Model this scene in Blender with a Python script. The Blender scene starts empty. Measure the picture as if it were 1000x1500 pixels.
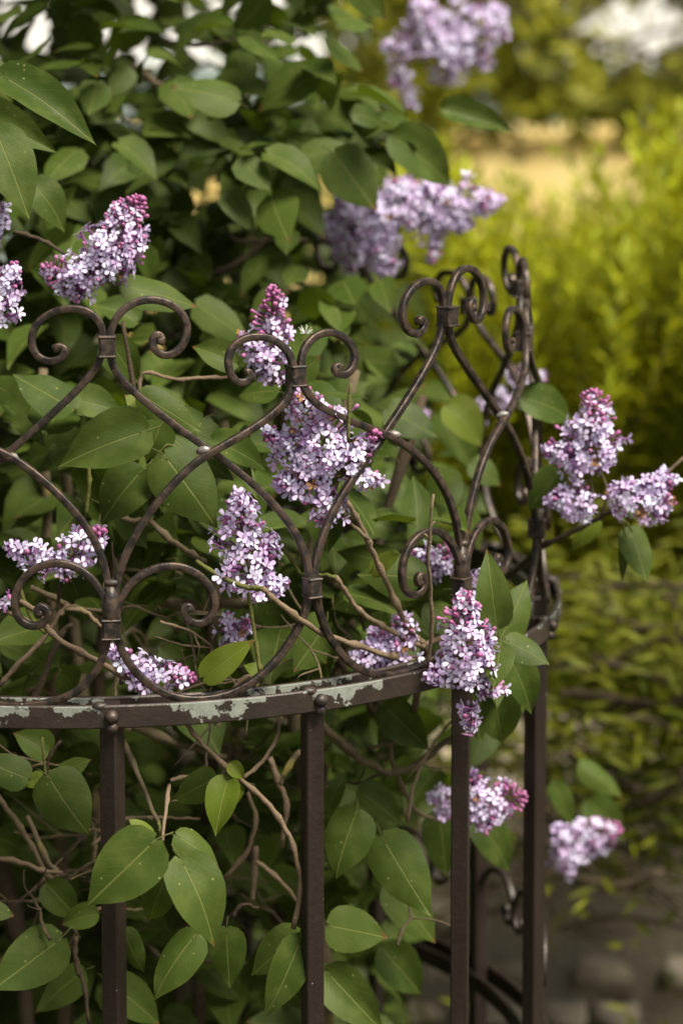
import bpy, math, random
import numpy as np
from mathutils import Matrix, Vector
random.seed(7); RN = np.random.RandomState(11)
PI = math.pi
S = bpy.context.scene
COL = S.collection

# ------------------------------------------------------------------ camera
F = 3540.0; SH = 334.0; P = math.radians(5.5); CH = 1.6
cam_d = bpy.data.cameras.new('camera'); cam = bpy.data.objects.new('camera', cam_d); COL.objects.link(cam)
cam.location = (0, 0, CH); cam.rotation_euler = (math.radians(90) - P, 0, 0)
cam_d.sensor_fit = 'VERTICAL'; cam_d.sensor_height = 36; cam_d.sensor_width = 24
cam_d.lens = F * 36 / 1500; cam_d.shift_y = -SH / 1500
cam_d.clip_start = 0.05; cam_d.clip_end = 400
cam_d.dof.use_dof = True; cam_d.dof.focus_distance = 2.03; cam_d.dof.aperture_fstop = 3.8
S.camera = cam

# ------------------------------------------------------------------ sky, sun, exposure (soft overcast day)
SUN_EL, SUN_AZ = math.radians(57), math.radians(134)     # azimuth clockwise from +Y (ahead): sun behind and to the right
wd = bpy.data.worlds.new("World"); S.world = wd; wd.use_nodes = True
nt = wd.node_tree; nt.nodes.clear()
out = nt.nodes.new('ShaderNodeOutputWorld'); bg = nt.nodes.new('ShaderNodeBackground')
sky = nt.nodes.new('ShaderNodeTexSky'); sky.sky_type = 'NISHITA'; sky.sun_disc = False
sky.sun_elevation = SUN_EL; sky.sun_rotation = SUN_AZ; sky.dust_density = 3.0; sky.air_density = 1.0; sky.ozone_density = 1.0
hs = nt.nodes.new('ShaderNodeHueSaturation'); hs.inputs['Saturation'].default_value = 0.22; hs.inputs['Value'].default_value = 1.0
nt.links.new(sky.outputs[0], hs.inputs['Color']); nt.links.new(hs.outputs[0], bg.inputs[0]); nt.links.new(bg.outputs[0], out.inputs[0])
bg.inputs[1].default_value = 0.055
sun_d = bpy.data.lights.new('sun', 'SUN'); sun = bpy.data.objects.new('sun', sun_d); COL.objects.link(sun)
sun_d.energy = 4.5; sun_d.angle = math.radians(26); sun_d.color = (1.0, 0.92, 0.78)
sdir = Vector((math.sin(SUN_AZ) * math.cos(SUN_EL), math.cos(SUN_AZ) * math.cos(SUN_EL), math.sin(SUN_EL)))
sun.rotation_euler = sdir.to_track_quat('Z', 'Y').to_euler(); sun.location = (3, -3, 8)
S.view_settings.view_transform = 'Standard'; S.view_settings.look = 'None'
S.view_settings.exposure = 0.88; S.view_settings.gamma = 1.0; S.view_settings.use_curve_mapping = False
S.render.engine = 'CYCLES'; S.cycles.use_denoising = True
S.cycles.max_bounces = 6; S.cycles.transparent_max_bounces = 4; S.cycles.diffuse_bounces = 4

# ------------------------------------------------------------------ helpers
cp, sp = math.cos(P), math.sin(P)
def ray(u, v):
    x = (u - 500) / F; k = (750 - SH - v) / F
    return np.array([x, cp + k * sp, -sp + k * cp])
def W(u, v, Y):                                   # the point seen at (u, v) at a distance Y ahead of the camera
    d = ray(u, v); return np.array([0, 0, CH]) + d * (Y / d[1])
def px(Y): return Y / F                           # metres per photo pixel at a distance

def unit(a):
    a = np.asarray(a, float); n = np.linalg.norm(a); return a / n if n > 1e-12 else a

class MB:
    def __init__(s): s.v = []; s.f = []; s.m = []; s.uv = []; s.at = {}; s.n = 0
    def add(s, verts, faces, mat=0, uv=None, **at):
        verts = np.asarray(verts, float).reshape(-1, 3); k = len(verts)
        s.v.append(verts)
        s.f.extend([tuple(int(i) + s.n for i in f) for f in faces])
        s.m.extend([mat] * len(faces) if np.isscalar(mat) else list(mat))
        s.uv.append(np.zeros((k, 2)) if uv is None else np.asarray(uv, float))
        for a in set(s.at) | set(at):
            if a not in s.at: s.at[a] = [np.zeros(s.n)] if s.n else []
            val = at.get(a, 0.0)
            s.at[a].append(np.full(k, val, float) if np.isscalar(val) else np.asarray(val, float))
        s.n += k
    def mesh(s, name, mats, smooth=True):
        me = bpy.data.meshes.new(name)
        V = np.concatenate(s.v) if s.v else np.zeros((0, 3))
        me.from_pydata(V.tolist(), [], s.f)
        for m in (mats if isinstance(mats, (list, tuple)) else [mats]): me.materials.append(m)
        me.polygons.foreach_set('material_index', s.m)
        me.polygons.foreach_set('use_smooth', [smooth] * len(s.f))
        uvl = me.uv_layers.new(name='UVMap'); UV = np.concatenate(s.uv)
        li = np.empty(len(me.loops), int); me.loops.foreach_get('vertex_index', li)
        uvl.data.foreach_set('uv', UV[li].ravel())
        for a, l in s.at.items():
            at = me.attributes.new(a, 'FLOAT', 'POINT'); at.data.foreach_set('value', np.concatenate(l))
        me.update(); return me

def link(name, me, parent=None, M=None):
    o = bpy.data.objects.new(name, me); COL.objects.link(o)
    if parent is not None: o.parent = parent
    if M is not None: o.matrix_local = M
    return o
def tag(o, label=None, cat=None, group=None, kind=None):
    if label: o['label'] = label
    if cat: o['category'] = cat
    if group: o['group'] = group
    if kind: o['kind'] = kind
    return o
def thing(name, loc, label, cat, group=None):
    o = bpy.data.objects.new(name, None); COL.objects.link(o); o.location = [float(c) for c in loc]
    o.empty_display_size = 0.05
    return tag(o, label, cat, group)
def rel(parent_loc): return Matrix.Translation(-Vector([float(c) for c in parent_loc]))
def mat4(X, Y, Z, T):
    return Matrix(((X[0], Y[0], Z[0], T[0]), (X[1], Y[1], Z[1], T[1]), (X[2], Y[2], Z[2], T[2]), (0, 0, 0, 1)))

def spline(pts, n):                               # Catmull-Rom, n samples per span, chord-length aware enough for traced bars
    p = np.asarray(pts, float); p = np.vstack([2 * p[0] - p[1], p, 2 * p[-1] - p[-2]]); o = []
    for i in range(1, len(p) - 2):
        a, b, c, d = p[i - 1], p[i], p[i + 1], p[i + 2]
        for t in np.linspace(0, 1, n, endpoint=False):
            o.append(.5 * (2 * b + (c - a) * t + (2 * a - 5 * b + 4 * c - d) * t * t + (3 * b - a - 3 * c + d) * t ** 3))
    o.append(p[-2]); return np.array(o)
def smooth_path(p, k=1):
    p = np.array(p, float)
    for _ in range(k): p[1:-1] = .25 * p[:-2] + .5 * p[1:-1] + .25 * p[2:]
    return p
CIRC = {n: [(math.cos(2 * PI * i / n), math.sin(2 * PI * i / n)) for i in range(n)] for n in (4, 5, 6, 8, 12)}
RSQ = [(x, y) for x, y in ((1, .70), (.90, .90), (.70, 1), (-.70, 1), (-.90, .90), (-1, .70), (-1, -.70), (-.90, -.90), (-.70, -1), (.70, -1), (.90, -.90), (1, -.70))]
def sweep(mb, pts, swr, prof, ref=None, mat=0, cap=True, **at):
    """tube along pts; rad scalar or per point; ref gives the reference normal (vector or per point)"""
    pts = np.asarray(pts, float); n = len(pts); swr = np.full(n, swr) if np.isscalar(swr) else np.asarray(swr)
    T = np.gradient(pts, axis=0); T /= np.linalg.norm(T, axis=1)[:, None] + 1e-12
    vs = []; m = len(prof); prof = np.array(prof)
    cur = np.array([0.31, 0.22, 0.93]) if ref is None else None
    uv = []
    L = np.concatenate([[0], np.cumsum(np.linalg.norm(np.diff(pts, axis=0), axis=1))])
    for i in range(n):
        r = cur if ref is None else (ref[i] if np.ndim(ref) == 2 else np.asarray(ref))
        N_ = r - T[i] * np.dot(r, T[i]); N_ = unit(N_)
        if ref is None: cur = N_
        B = np.cross(T[i], N_)
        vs.append(pts[i] + swr[i] * (prof[:, :1] * N_ + prof[:, 1:] * B))
        uv += [(j / m, L[i] * 10) for j in range(m)]
    fs = [(i * m + j, i * m + (j + 1) % m, (i + 1) * m + (j + 1) % m, (i + 1) * m + j) for i in range(n - 1) for j in range(m)]
    if cap: fs += [tuple(range(m))[::-1], tuple((n - 1) * m + j for j in range(m))]
    mb.add(np.concatenate(vs), fs, mat, uv, **at)
def box(mb, c, sx, sy, sz, yaw=0, bev=0.0, mat=0, top=True):
    """box with bevelled vertical and horizontal edges"""
    hx, hy, hz = sx / 2, sy / 2, sz / 2; b = min(bev, hx * .9, hy * .9, hz * .9)
    if b <= 0: ring = [(hx, hy), (-hx, hy), (-hx, -hy), (hx, -hy)]
    else: ring = [(hx, hy - b), (hx - b, hy), (-hx + b, hy), (-hx, hy - b), (-hx, -hy + b), (-hx + b, -hy), (hx - b, -hy), (hx, -hy + b)]
    lv = [(-hz, 1 if b <= 0 else None)] if b <= 0 else []
    k = len(ring); vs = []
    zs = [(-hz, 0), (hz, 0)] if b <= 0 else [(-hz, b), (-hz + b, 0), (hz - b, 0), (hz, b)]
    for z, ins in zs:
        for x, y in ring:
            vs.append((x - math.copysign(ins, x) if ins else x, y - math.copysign(ins, y) if ins else y, z))
    vs = np.array(vs); c_, s_ = math.cos(yaw), math.sin(yaw)
    vs = np.stack([vs[:, 0] * c_ - vs[:, 1] * s_ + c[0], vs[:, 0] * s_ + vs[:, 1] * c_ + c[1], vs[:, 2] + c[2]], 1)
    fs = [(i * k + j, i * k + (j + 1) % k, (i + 1) * k + (j + 1) % k, (i + 1) * k + j) for i in range(len(zs) - 1) for j in range(k)]
    fs += [tuple(range(k))[::-1], tuple((len(zs) - 1) * k + j for j in range(k))]
    mb.add(vs, fs, mat)
def lump(mb, c, r, seed=0, rough=.15, n=8, mat=0, stretch=(1, 1, 1)):
    rs = np.random.RandomState(seed); vs = []; fs = []; m = n
    rows = n // 2 + 1
    for i in range(rows):
        th = PI * i / (rows - 1)
        for j in range(m):
            k = 1 + rough * (rs.rand() - .5) * 2
            vs.append((c[0] + r * k * math.sin(th) * math.cos(2 * PI * j / m) * stretch[0], c[1] + r * k * math.sin(th) * math.sin(2 * PI * j / m) * stretch[1], c[2] + r * math.cos(th) * stretch[2]))
    for i in range(rows - 1):
        for j in range(m): fs.append((i * m + j, (i + 1) * m + j, (i + 1) * m + (j + 1) % m, i * m + (j + 1) % m))
    mb.add(vs, fs, mat)

# ------------------------------------------------------------------ materials
class NT:
    def __init__(s, name):
        s.m = bpy.data.materials.new(name); s.m.use_nodes = True; s.t = s.m.node_tree; s.t.nodes.clear()
        s.out = s.t.nodes.new('ShaderNodeOutputMaterial')
    def n(s, typ, ins=None, **kw):
        nd = s.t.nodes.new('ShaderNode' + typ)
        for k, v in kw.items(): setattr(nd, k, v)
        for k, v in (ins or {}).items(): s.set(nd.inputs[k], v)
        return nd
    def set(s, sock, v):
        if isinstance(v, bpy.types.NodeSocket): s.t.links.new(v, sock)
        elif isinstance(v, bpy.types.Node): s.t.links.new(v.outputs[0], sock)
        elif isinstance(v, (tuple, list)) and len(v) == 3 and sock.type == 'RGBA': sock.default_value = (*v, 1)
        else: sock.default_value = v
    def math(s, op, a, b=0.0, c=0.0, clamp=False):
        nd = s.n('Math', operation=op, use_clamp=clamp); s.set(nd.inputs[0], a); s.set(nd.inputs[1], b); s.set(nd.inputs[2], c); return nd.outputs[0]
    def ramp(s, x, lo, hi): 
        nd = s.n('MapRange', interpolation_type='SMOOTHSTEP'); s.set(nd.inputs[0], x); s.set(nd.inputs[1], lo); s.set(nd.inputs[2], hi); return nd.outputs[0]
    def mix(s, fac, a, b):
        nd = s.n('Mix', data_type='RGBA'); s.set(nd.inputs['Factor'], fac); s.set(nd.inputs[6], a); s.set(nd.inputs[7], b); return nd.outputs[2]
    def noise(s, scale, detail=3, rough=.55, vec=None, out=0):
        nd = s.n('TexNoise', {'Scale': scale, 'Detail': detail, 'Roughness': rough})
        if vec is not None: s.set(nd.inputs['Vector'], vec)
        return nd.outputs[out]
    def obj(s): return s.n('TexCoord').outputs['Object']
    def geo(s): return s.n('NewGeometry').outputs['Position']
    def uv(s): return s.n('TexCoord').outputs['UV']
    def attr(s, a): return s.n('Attribute', attribute_name=a).outputs['Fac']
    def bump(s, h, strength=.3, dist=.002): return s.n('Bump', {'Strength': strength, 'Distance': dist, 'Height': h}).outputs[0]
    def bsdf(s, **ins):
        b = s.n('BsdfPrincipled'); 
        for k, v in ins.items(): s.set(b.inputs[k.replace('_', ' ')], v)
        return b.outputs[0]
    def done(s, sh): s.t.links.new(sh, s.out.inputs[0]); return s.m

def leaf_material(name, dark, mid, light, vein, trans, sheen_rough=.42, veins=True, tfac=.28):
    t = NT(name)
    rnd = t.math('FRACT', t.math('ADD', t.attr('rnd'), t.n('ObjectInfo').outputs['Random']))
    c = t.mix(rnd, dark, mid)
    pos = t.geo()
    c = t.mix(t.ramp(t.noise(38, 4, vec=pos), .42, .72), c, light)
    h = t.noise(260, 3, vec=pos)
    if veins:
        uv = t.n('SeparateXYZ', {0: t.uv()}); u, v = uv.outputs[0], uv.outputs[1]
        ax = t.math('ABSOLUTE', t.math('SUBTRACT', u, .5))
        rib = t.math('SUBTRACT', 1.0, t.ramp(ax, .006, .022))
        sv = t.math('FRACT', t.math('MULTIPLY', t.math('SUBTRACT', v, t.math('MULTIPLY', ax, .85)), 7.0))
        sv = t.math('SUBTRACT', 1.0, t.ramp(t.math('ABSOLUTE', t.math('SUBTRACT', sv, .5)), .02, .11))
        c = t.mix(t.math('MULTIPLY', sv, .04), c, vein)
        c = t.mix(t.math('MULTIPLY', rib, .75), c, vein)
        # pollen specks and small blemishes
        vo = t.n('TexVoronoi', {'Scale': 190.0, 'Vector': pos})
        sp_ = t.math('MULTIPLY', t.math('SUBTRACT', 1.0, t.ramp(vo.outputs['Distance'], .10, .22)), t.ramp(t.n('SeparateColor', {0: vo.outputs['Color']}).outputs[0], .90, .94))
        c = t.mix(t.math('MULTIPLY', sp_, .8), c, (.30, .30, .11))
        edge = t.ramp(t.noise(16, 5, .7, vec=pos), .66, .74)
        c = t.mix(t.math('MULTIPLY', edge, .35), c, (.13, .10, .03))
        tip = t.math('MULTIPLY', t.ramp(t.math('ADD', v, t.math('MULTIPLY', t.noise(60, 4, vec=pos), .22)), 1.0, 1.05), t.math('GREATER_THAN', rnd, .62))
        c = t.mix(t.math('MULTIPLY', tip, .8), c, (.12, .06, .02))
        rim = t.math('MULTIPLY', t.ramp(t.noise(45, 5, .7, vec=pos), .70, .73), t.ramp(ax, .22, .40))
        c = t.mix(t.math('MULTIPLY', rim, .7), c, (.11, .06, .022))
        h = t.math('ADD', t.math('MULTIPLY', h, .35), t.math('ADD', t.math('MULTIPLY', sv, -.08), t.math('MULTIPLY', rib, -.8)))
    nrm = t.bump(h, .45, .0012)
    rgh = t.math('ADD', sheen_rough, t.math('MULTIPLY', t.noise(90, 2, vec=pos), .22))
    b = t.bsdf(Base_Color=c, Roughness=rgh, Normal=nrm, Specular_IOR_Level=.18)
    tr = t.n('BsdfTranslucent', {'Color': trans, 'Normal': nrm}).outputs[0]
    mx = t.n('MixShader', {0: tfac}); t.t.links.new(b, mx.inputs[1]); t.t.links.new(tr, mx.inputs[2])
    return t.done(mx.outputs[0])
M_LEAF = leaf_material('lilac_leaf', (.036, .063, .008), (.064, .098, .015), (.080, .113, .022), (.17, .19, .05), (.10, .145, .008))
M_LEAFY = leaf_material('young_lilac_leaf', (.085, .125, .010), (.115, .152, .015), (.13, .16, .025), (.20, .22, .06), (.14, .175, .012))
M_LEAFB = leaf_material('back_lilac_leaf_shaded', (.020, .031, .004), (.036, .050, .007), (.044, .058, .011), (.14, .16, .06), (.05, .075, .008), veins=False, tfac=.22)  # shade in the colour: lilac green darkened to keep the back bush dim
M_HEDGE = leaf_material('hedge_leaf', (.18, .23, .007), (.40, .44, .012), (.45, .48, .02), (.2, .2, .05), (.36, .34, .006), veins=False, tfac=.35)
M_SHADELEAF = leaf_material('shade_leaf', (.06, .078, .005), (.15, .165, .008), (.18, .19, .014), (.2, .2, .05), (.11, .12, .008), veins=False, tfac=.3)  # darker leaf green, shade in the colour, for the low shrub and weeds
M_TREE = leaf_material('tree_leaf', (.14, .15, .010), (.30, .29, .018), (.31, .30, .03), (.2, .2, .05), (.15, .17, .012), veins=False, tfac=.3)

def bark(name, a, b, lichen=(.24, .21, .06), lf=.25):
    t = NT(name); p = t.geo()
    c = t.mix(t.noise(60, 5, .65, vec=p), a, b)
    c = t.mix(t.math('MULTIPLY', t.ramp(t.noise(28, 4, .6, vec=p), .58, .68), lf), c, lichen)
    nn = t.noise(240, 4, .7, vec=p)
    return t.done(t.bsdf(Base_Color=c, Roughness=.85, Normal=t.bump(nn, .8, .002), Specular_IOR_Level=.25))
M_BARK = bark('lilac_bark', (.105, .070, .042), (.235, .175, .115))
M_BARKD = bark('dark_bark', (.035, .024, .015), (.085, .062, .038), lf=.2)
M_LICHEN = bark('lichen_bark', (.075, .055, .032), (.17, .135, .08), (.27, .23, .05), .7)
M_GREENSTEM = bark('green_stem', (.075, .085, .018), (.13, .125, .035), lf=.3)
M_PETIOLE = bark('leaf_stalk', (.075, .088, .022), (.11, .115, .035), lf=0)
M_STALK = bark('flower_stalk', (.085, .085, .028), (.12, .085, .05), lf=0)

def petal_mat(name, white, pink, tubec, rough=.55):
    t = NT(name); tint = t.attr('tint'); rad = t.attr('rad')
    c = t.mix(tint, white, pink)
    c = t.mix(t.math('MULTIPLY', t.ramp(rad, .72, 1.05), .45), c, pink)           # rims are pinker
    c = t.mix(t.math('SUBTRACT', 1.0, t.ramp(rad, .0, .22)), c, tubec)            # throat and tube
    b = t.bsdf(Base_Color=c, Roughness=rough, Specular_IOR_Level=.3, Subsurface_Weight=0.0)
    tr = t.n('BsdfTranslucent', {'Color': c}).outputs[0]
    mx = t.n('MixShader', {0: .22}); t.t.links.new(b, mx.inputs[1]); t.t.links.new(tr, mx.inputs[2])
    return t.done(mx.outputs[0])
M_PETAL = petal_mat('lilac_petal', (.80, .82, 1.0), (.60, .39, .70), (.27, .09, .27))
M_BUD = petal_mat('lilac_bud', (.54, .25, .46), (.42, .11, .28), (.30, .12, .27), .45)
M_THROAT = NT('flower_throat'); M_THROAT = M_THROAT.done(M_THROAT.bsdf(Base_Color=(.22, .13, .10), Roughness=.7))
M_DRY = bark('dried_floret', (.22, .10, .035), (.36, .20, .09), lf=0)

def iron(name, a, b, rust, chips=False, rough=.40, metal=.35, worn=.42, streak=False):
    t = NT(name); p = t.geo()
    pv = t.n('Mapping', {'Vector': p, 'Scale': (1.0, 1.0, .12)}).outputs[0] if streak else p
    c = t.mix(t.ramp(t.noise(60 if streak else 30, 5, .6, vec=pv), .3, .75), a, b)
    c = t.mix(t.math('MULTIPLY', t.ramp(t.noise(150, 6, .75, vec=pv), .55, .75), .40), c, rust)
    pt = t.n('NewGeometry').outputs['Pointiness']
    wear = t.math('MULTIPLY', t.ramp(pt, .508, .56), t.ramp(t.noise(110, 3, vec=p), .38, .62))
    if worn: c = t.mix(t.math('MULTIPLY', wear, worn), c, (.20, .125, .085))
    # bare flecks
    c = t.mix(t.ramp(t.noise(140, 2, .5, vec=p), .76, .78), c, (.32, .33, .33))
    h = t.math('ADD', t.noise(160, 5, .7, vec=p), t.math('MULTIPLY', t.noise(40, 3, vec=p), .8))
    r = t.math('ADD', rough - .1, t.math('MULTIPLY', t.noise(55, 4, vec=p), .3))
    met = metal
    if chips:
        up = t.attr('up')
        k = t.math('ADD', t.noise(42, 7, .66, vec=p), t.math('ADD', t.math('MULTIPLY', up, .20), t.math('MULTIPLY', t.attr('cz'), .155)))
        chip = t.math('MULTIPLY', t.ramp(k, .655, .675), t.math('LESS_THAN', up, .47))
        cc = t.mix(t.noise(120, 5, .7, vec=p), (.10, .115, .095), (.29, .31, .27))
        c = t.mix(chip, c, cc)
        h = t.math('SUBTRACT', h, t.math('MULTIPLY', chip, 1.6))
        r = t.math('ADD', r, t.math('MULTIPLY', chip, .35)); met = t.math('MULTIPLY', t.math('SUBTRACT', 1.0, chip), metal)
    return t.done(t.bsdf(Base_Color=c, Roughness=r, Metallic=met, Normal=t.bump(h, .6, .001), Specular_IOR_Level=.5))
M_IRON = iron('wrought_iron', (.017, .0145, .013), (.032, .027, .024), (.065, .036, .022), rough=.33, metal=.45)
M_COLLAR = iron('collar_iron', (.019, .017, .0155), (.032, .028, .025), (.055, .034, .023), worn=.3)
M_RAIL = iron('rail_iron', (.026, .019, .015), (.042, .029, .022), (.060, .034, .022), chips=True, metal=.2, worn=0)
M_POST = iron('post_iron', (.019, .0125, .0095), (.030, .0195, .0145), (.042, .025, .017), metal=.25, worn=0, streak=True)
M_WELD = iron('weld_metal', (.17, .165, .155), (.26, .25, .235), (.15, .10, .07), metal=.4)

# ================================================================== SETTING
def sheet(name, x0, x1, y0, y1, z, m, nx=2, ny=2, rough=0):
    mb = MB(); xs = np.linspace(x0, x1, nx); ys = np.linspace(y0, y1, ny)
    vs = [(x, y, z + (RN.rand() - .5) * rough) for y in ys for x in xs]
    mb.add(vs, [(j * nx + i, j * nx + i + 1, (j + 1) * nx + i + 1, (j + 1) * nx + i) for j in range(ny - 1) for i in range(nx - 1)])
    return link(name, mb.mesh(name, m))
t = NT('garden_soil'); p = t.geo()
c = t.mix(t.ramp(t.noise(3, 6, .6, vec=p), .4, .62), (.085, .062, .04), (.07, .08, .025))
c = t.mix(t.ramp(t.noise(45, 4, .7, vec=p), .5, .75), c, (.17, .14, .10))
M_SOIL = t.done(t.bsdf(Base_Color=c, Roughness=.95, Normal=t.bump(t.noise(60, 5, .7, vec=p), .8, .02)))
tag(sheet('ground', -120, 120, -20, 160, 0, M_SOIL), kind='structure')

# far white house added to stand in for bright sky, blue-grey plinth, dark roof
t = NT('white_render'); p = t.geo()
M_WHITE = t.done(t.bsdf(Base_Color=t.mix(t.noise(2, 5, .6, vec=p), (.82, .82, .81), (.88, .88, .86)), Roughness=.9, Normal=t.bump(t.noise(90, 3, vec=p), .3, .01)))
t = NT('blue_plinth'); p = t.geo()
M_BLUE = t.done(t.bsdf(Base_Color=t.mix(t.noise(3, 4, vec=p), (.22, .28, .26), (.27, .33, .31)), Roughness=.85))
t = NT('roof_tile'); p = t.geo()
M_ROOF = t.done(t.bsdf(Base_Color=t.mix(t.noise(8, 4, vec=p), (.10, .05, .035), (.16, .08, .05)), Roughness=.8))
t = NT('window_glass'); M_GLASS = t.done(t.bsdf(Base_Color=(.03, .04, .05), Roughness=.08))
hl = (1.0, 17.0, 0)
house = thing('house', hl, 'white rendered house with blue grey plinth added in place of bright sky behind gaps in the leaves at the top', 'house')
def hbox(name, m, cx, cy, cz, sx, sy, sz, par=house, pl=hl, bev=.01):
    mb = MB(); box(mb, (cx, cy, cz), sx, sy, sz, bev=bev); return link(name, mb.mesh(name, m, smooth=False), par, rel(pl))
hbox('wall', M_WHITE, 1.0, 19.0, 3.25, 12, 4, 3.5); hbox('plinth', M_BLUE, 1.0, 19.0, .75, 12.1, 4.1, 1.5)
mb = MB(); mb.add([(-5.4, 16.6, 4.95), (7.4, 16.6, 4.95), (7.4, 21.4, 4.95), (-5.4, 21.4, 4.95), (-5.2, 19, 6.6), (7.2, 19, 6.6)], [(0, 1, 5, 4), (2, 3, 4, 5), (1, 2, 5), (3, 0, 4), (3, 2, 1, 0)])
link('roof', mb.mesh('roof', M_ROOF, False), house, rel(hl))
for wx in (-3.2, -.4):
    wo = hbox('window', M_WHITE, wx, 16.985, 3.5, 1.1, .08, 1.3)
    for dx, dz in ((-.25, -.31), (.25, -.31), (-.25, .31), (.25, .31)):
        mb = MB(); box(mb, (wx + dx, 16.94, 3.5 + dz), .42, .02, .54); link('pane', mb.mesh('pane', M_GLASS, False), wo)
# ochre garden wall with coping
t = NT('ochre_plaster'); p = t.geo()
M_OCHRE = t.done(t.bsdf(Base_Color=t.mix(t.ramp(t.noise(4, 6, .65, vec=p), .35, .7), (.74, .54, .17), (.84, .68, .30)), Roughness=.9, Normal=t.bump(t.noise(80, 4, vec=p), .4, .01)))
gl = (1.6, 11.5, 0)
gw = thing('garden_wall', gl, 'ochre yellow plastered garden wall beyond the hedge', 'wall')
hbox('wall', M_OCHRE, 2.7, 11.5, .59, 7.6, .25, 1.18, gw, gl); hbox('coping', M_OCHRE, 2.7, 11.5, 1.212, 7.65, .34, .06, gw, gl)

# dry stone wall low at the right, every stone a piece
t = NT('field_stone'); p = t.geo()
rnd = t.n('ObjectInfo').outputs['Random']
c = t.mix(rnd, (.30, .245, .17), (.50, .43, .32)); c = t.mix(t.ramp(t.noise(14, 6, .65, vec=p), .45, .7), c, (.40, .355, .28))
c = t.mix(t.ramp(t.noise(9, 5, .6, vec=p), .58, .68), c, (.10, .10, .035))
M_STONE = t.done(t.bsdf(Base_Color=c, Roughness=.95, Normal=t.bump(t.noise(40, 6, .7, vec=p), .9, .02)))
t = NT('packed_earth'); p = t.geo()
M_EARTH = t.done(t.bsdf(Base_Color=t.mix(t.noise(25, 5, .7, vec=p), (.26, .22, .155), (.42, .37, .28)), Roughness=1.0, Normal=t.bump(t.noise(60, 5, .7, vec=p), 1.0, .02)))
wl = (.9, 3.85, 0)
sw = thing('stone_wall', wl, 'low dry wall of pale rough stones behind the iron posts', 'wall')
def stone(sx, sy, sz, seed):
    mb = MB(); rs = np.random.RandomState(seed); vs = []; rows, m = 5, 10
    for i in range(rows):
        a = -PI / 2 + PI * i / (rows - 1)
        for j in range(m):
            q = 2 * PI * j / m
            d = np.array([math.cos(a) * math.cos(q), math.cos(a) * math.sin(q), math.sin(a)])
            d = np.sign(d) * np.abs(d) ** .42; d = d * (1 + .30 * (rs.rand() - .5))
            vs.append(d * np.array([sx, sy, sz]) * .5)
    mb.add(vs, [(i * m + j, i * m + (j + 1) % m, (i + 1) * m + (j + 1) % m, (i + 1) * m + j) for i in range(rows - 1) for j in range(m)] + [tuple(range(m))[::-1], tuple((rows - 1) * m + j for j in range(m))])
    return mb.mesh('stone', M_STONE)
mb = MB(); box(mb, (.9, 3.84, .22), 2.8, .28, .46, bev=.03); link('earth_core', mb.mesh('earth_core', M_EARTH), sw, rel(wl))
stone_me = [stone(1, 1, 1, s) for s in range(7)]
z = 0.0; row = 0
while z < .50:
    h = .045 + .045 * random.random(); x = -.45 + random.random() * .1
    while x < 2.3:
        w = random.uniform(.07, .19)
        hh = h * random.uniform(.86, 1.08)
        M = rel(wl) @ Matrix.Translation((x + w / 2, 3.78 + row * .018 + random.uniform(-.025, .025), z + h / 2)) @ Matrix.Rotation(random.uniform(-.06, .06), 4, 'Y') @ Matrix.Diagonal((w * .99, .26, hh * 1.02, 1))
        link('stone', random.choice(stone_me), sw, M); x += w
    z += h; row += 1

# ================================================================== IRON CAGE
CX, CD, R0 = -.2328, 2.4, .4505
DTH, TH0 = math.radians(22.9), math.radians(5.29)
ZR, ZT, ZS = CH - .5466, CH - .24, CH - .2743
def rz(z): return R0 - .012 - .0196 * max(0.0, min(1.6, (z - (CH - .455)) / .2))
def cyl(th, z, dr=0.0):
    r = rz(z) + dr; return np.array([CX + r * math.sin(th), CD - r * math.cos(th), z])
def uncyl(u, v):                                  # front hit of the sight line on the cage surface -> angle, height
    d = ray(u, v); o = np.array([0, 0, CH]); z = 1.2
    for _ in range(8):
        r = rz(z); a = d[0] ** 2 + d[1] ** 2; b = 2 * (d[0] * (-CX) + d[1] * (-CD)); c = CX ** 2 + CD ** 2 - r * r
        disc = max(b * b - 4 * a * c, 0); tt = (-b - math.sqrt(disc)) / (2 * a); z = CH + d[2] * tt
    x, y = d[0] * tt - CX, d[1] * tt - CD
    return math.atan2(x, -y), z
POSTS = {k: uncyl(*uv)[0] for k, uv in enumerate(((163, 920), (457, 860), (676, 857), (785.5, 840)))}
for k in range(-4, 0): POSTS[k] = POSTS[0] + k * DTH
for k in range(4, 9): POSTS[k] = POSTS[3] + (k - 3) * DTH
gap = (POSTS[-4] + 2 * PI - POSTS[8]) / 4
for j in range(1, 4): POSTS[8 + j] = POSTS[8] + j * gap
POSTS[12] = POSTS[-4] + 2 * PI
# traced bars of the two front panels: A between a tall and a short heart, B between a short and a tall one
A1 = [(234,505),(240,495),(232,486),(221,494),(222,512),(240,525),(260,519),(275,497),(277,473),(264,452),(240,439),(212,437),(188,445),(170,463),(162,484),(160,502),(161,526),(168,544),(184,564),(216,592),(256,624),(298,653),(320,668),(348,689),(380,716),(404,740),(426,768),(442,794),(451,820),(454,848),(454,872)]
A2 = [(359,547),(366,542),(368,552),(360,562),(346,562),(336,549),(332,528),(338,508),(353,496),(376,491),(400,495),(418,508),(427,528),(429,545),(427,568),(416,588),(396,608),(360,632),(324,652),(300,666),(280,680),(258,702),(232,732),(210,762),(192,794),(178,828),(170,858),(167,888)]
A3 = [(168,912),(172,888),(181,867),(200,843),(230,829),(262,826),(291,838),(311,860),(318,884),(312,904),(294,918),(276,911),(265,897),(271,886),(281,888),(280,896)]
A4 = [(169,912),(171,938),(182,962),(200,988),(224,1009),(252,1021),(280,1026),(312,1024),(345,1015),(380,995),(408,964),(432,932),(446,900),(453,876),(454,850)]
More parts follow.
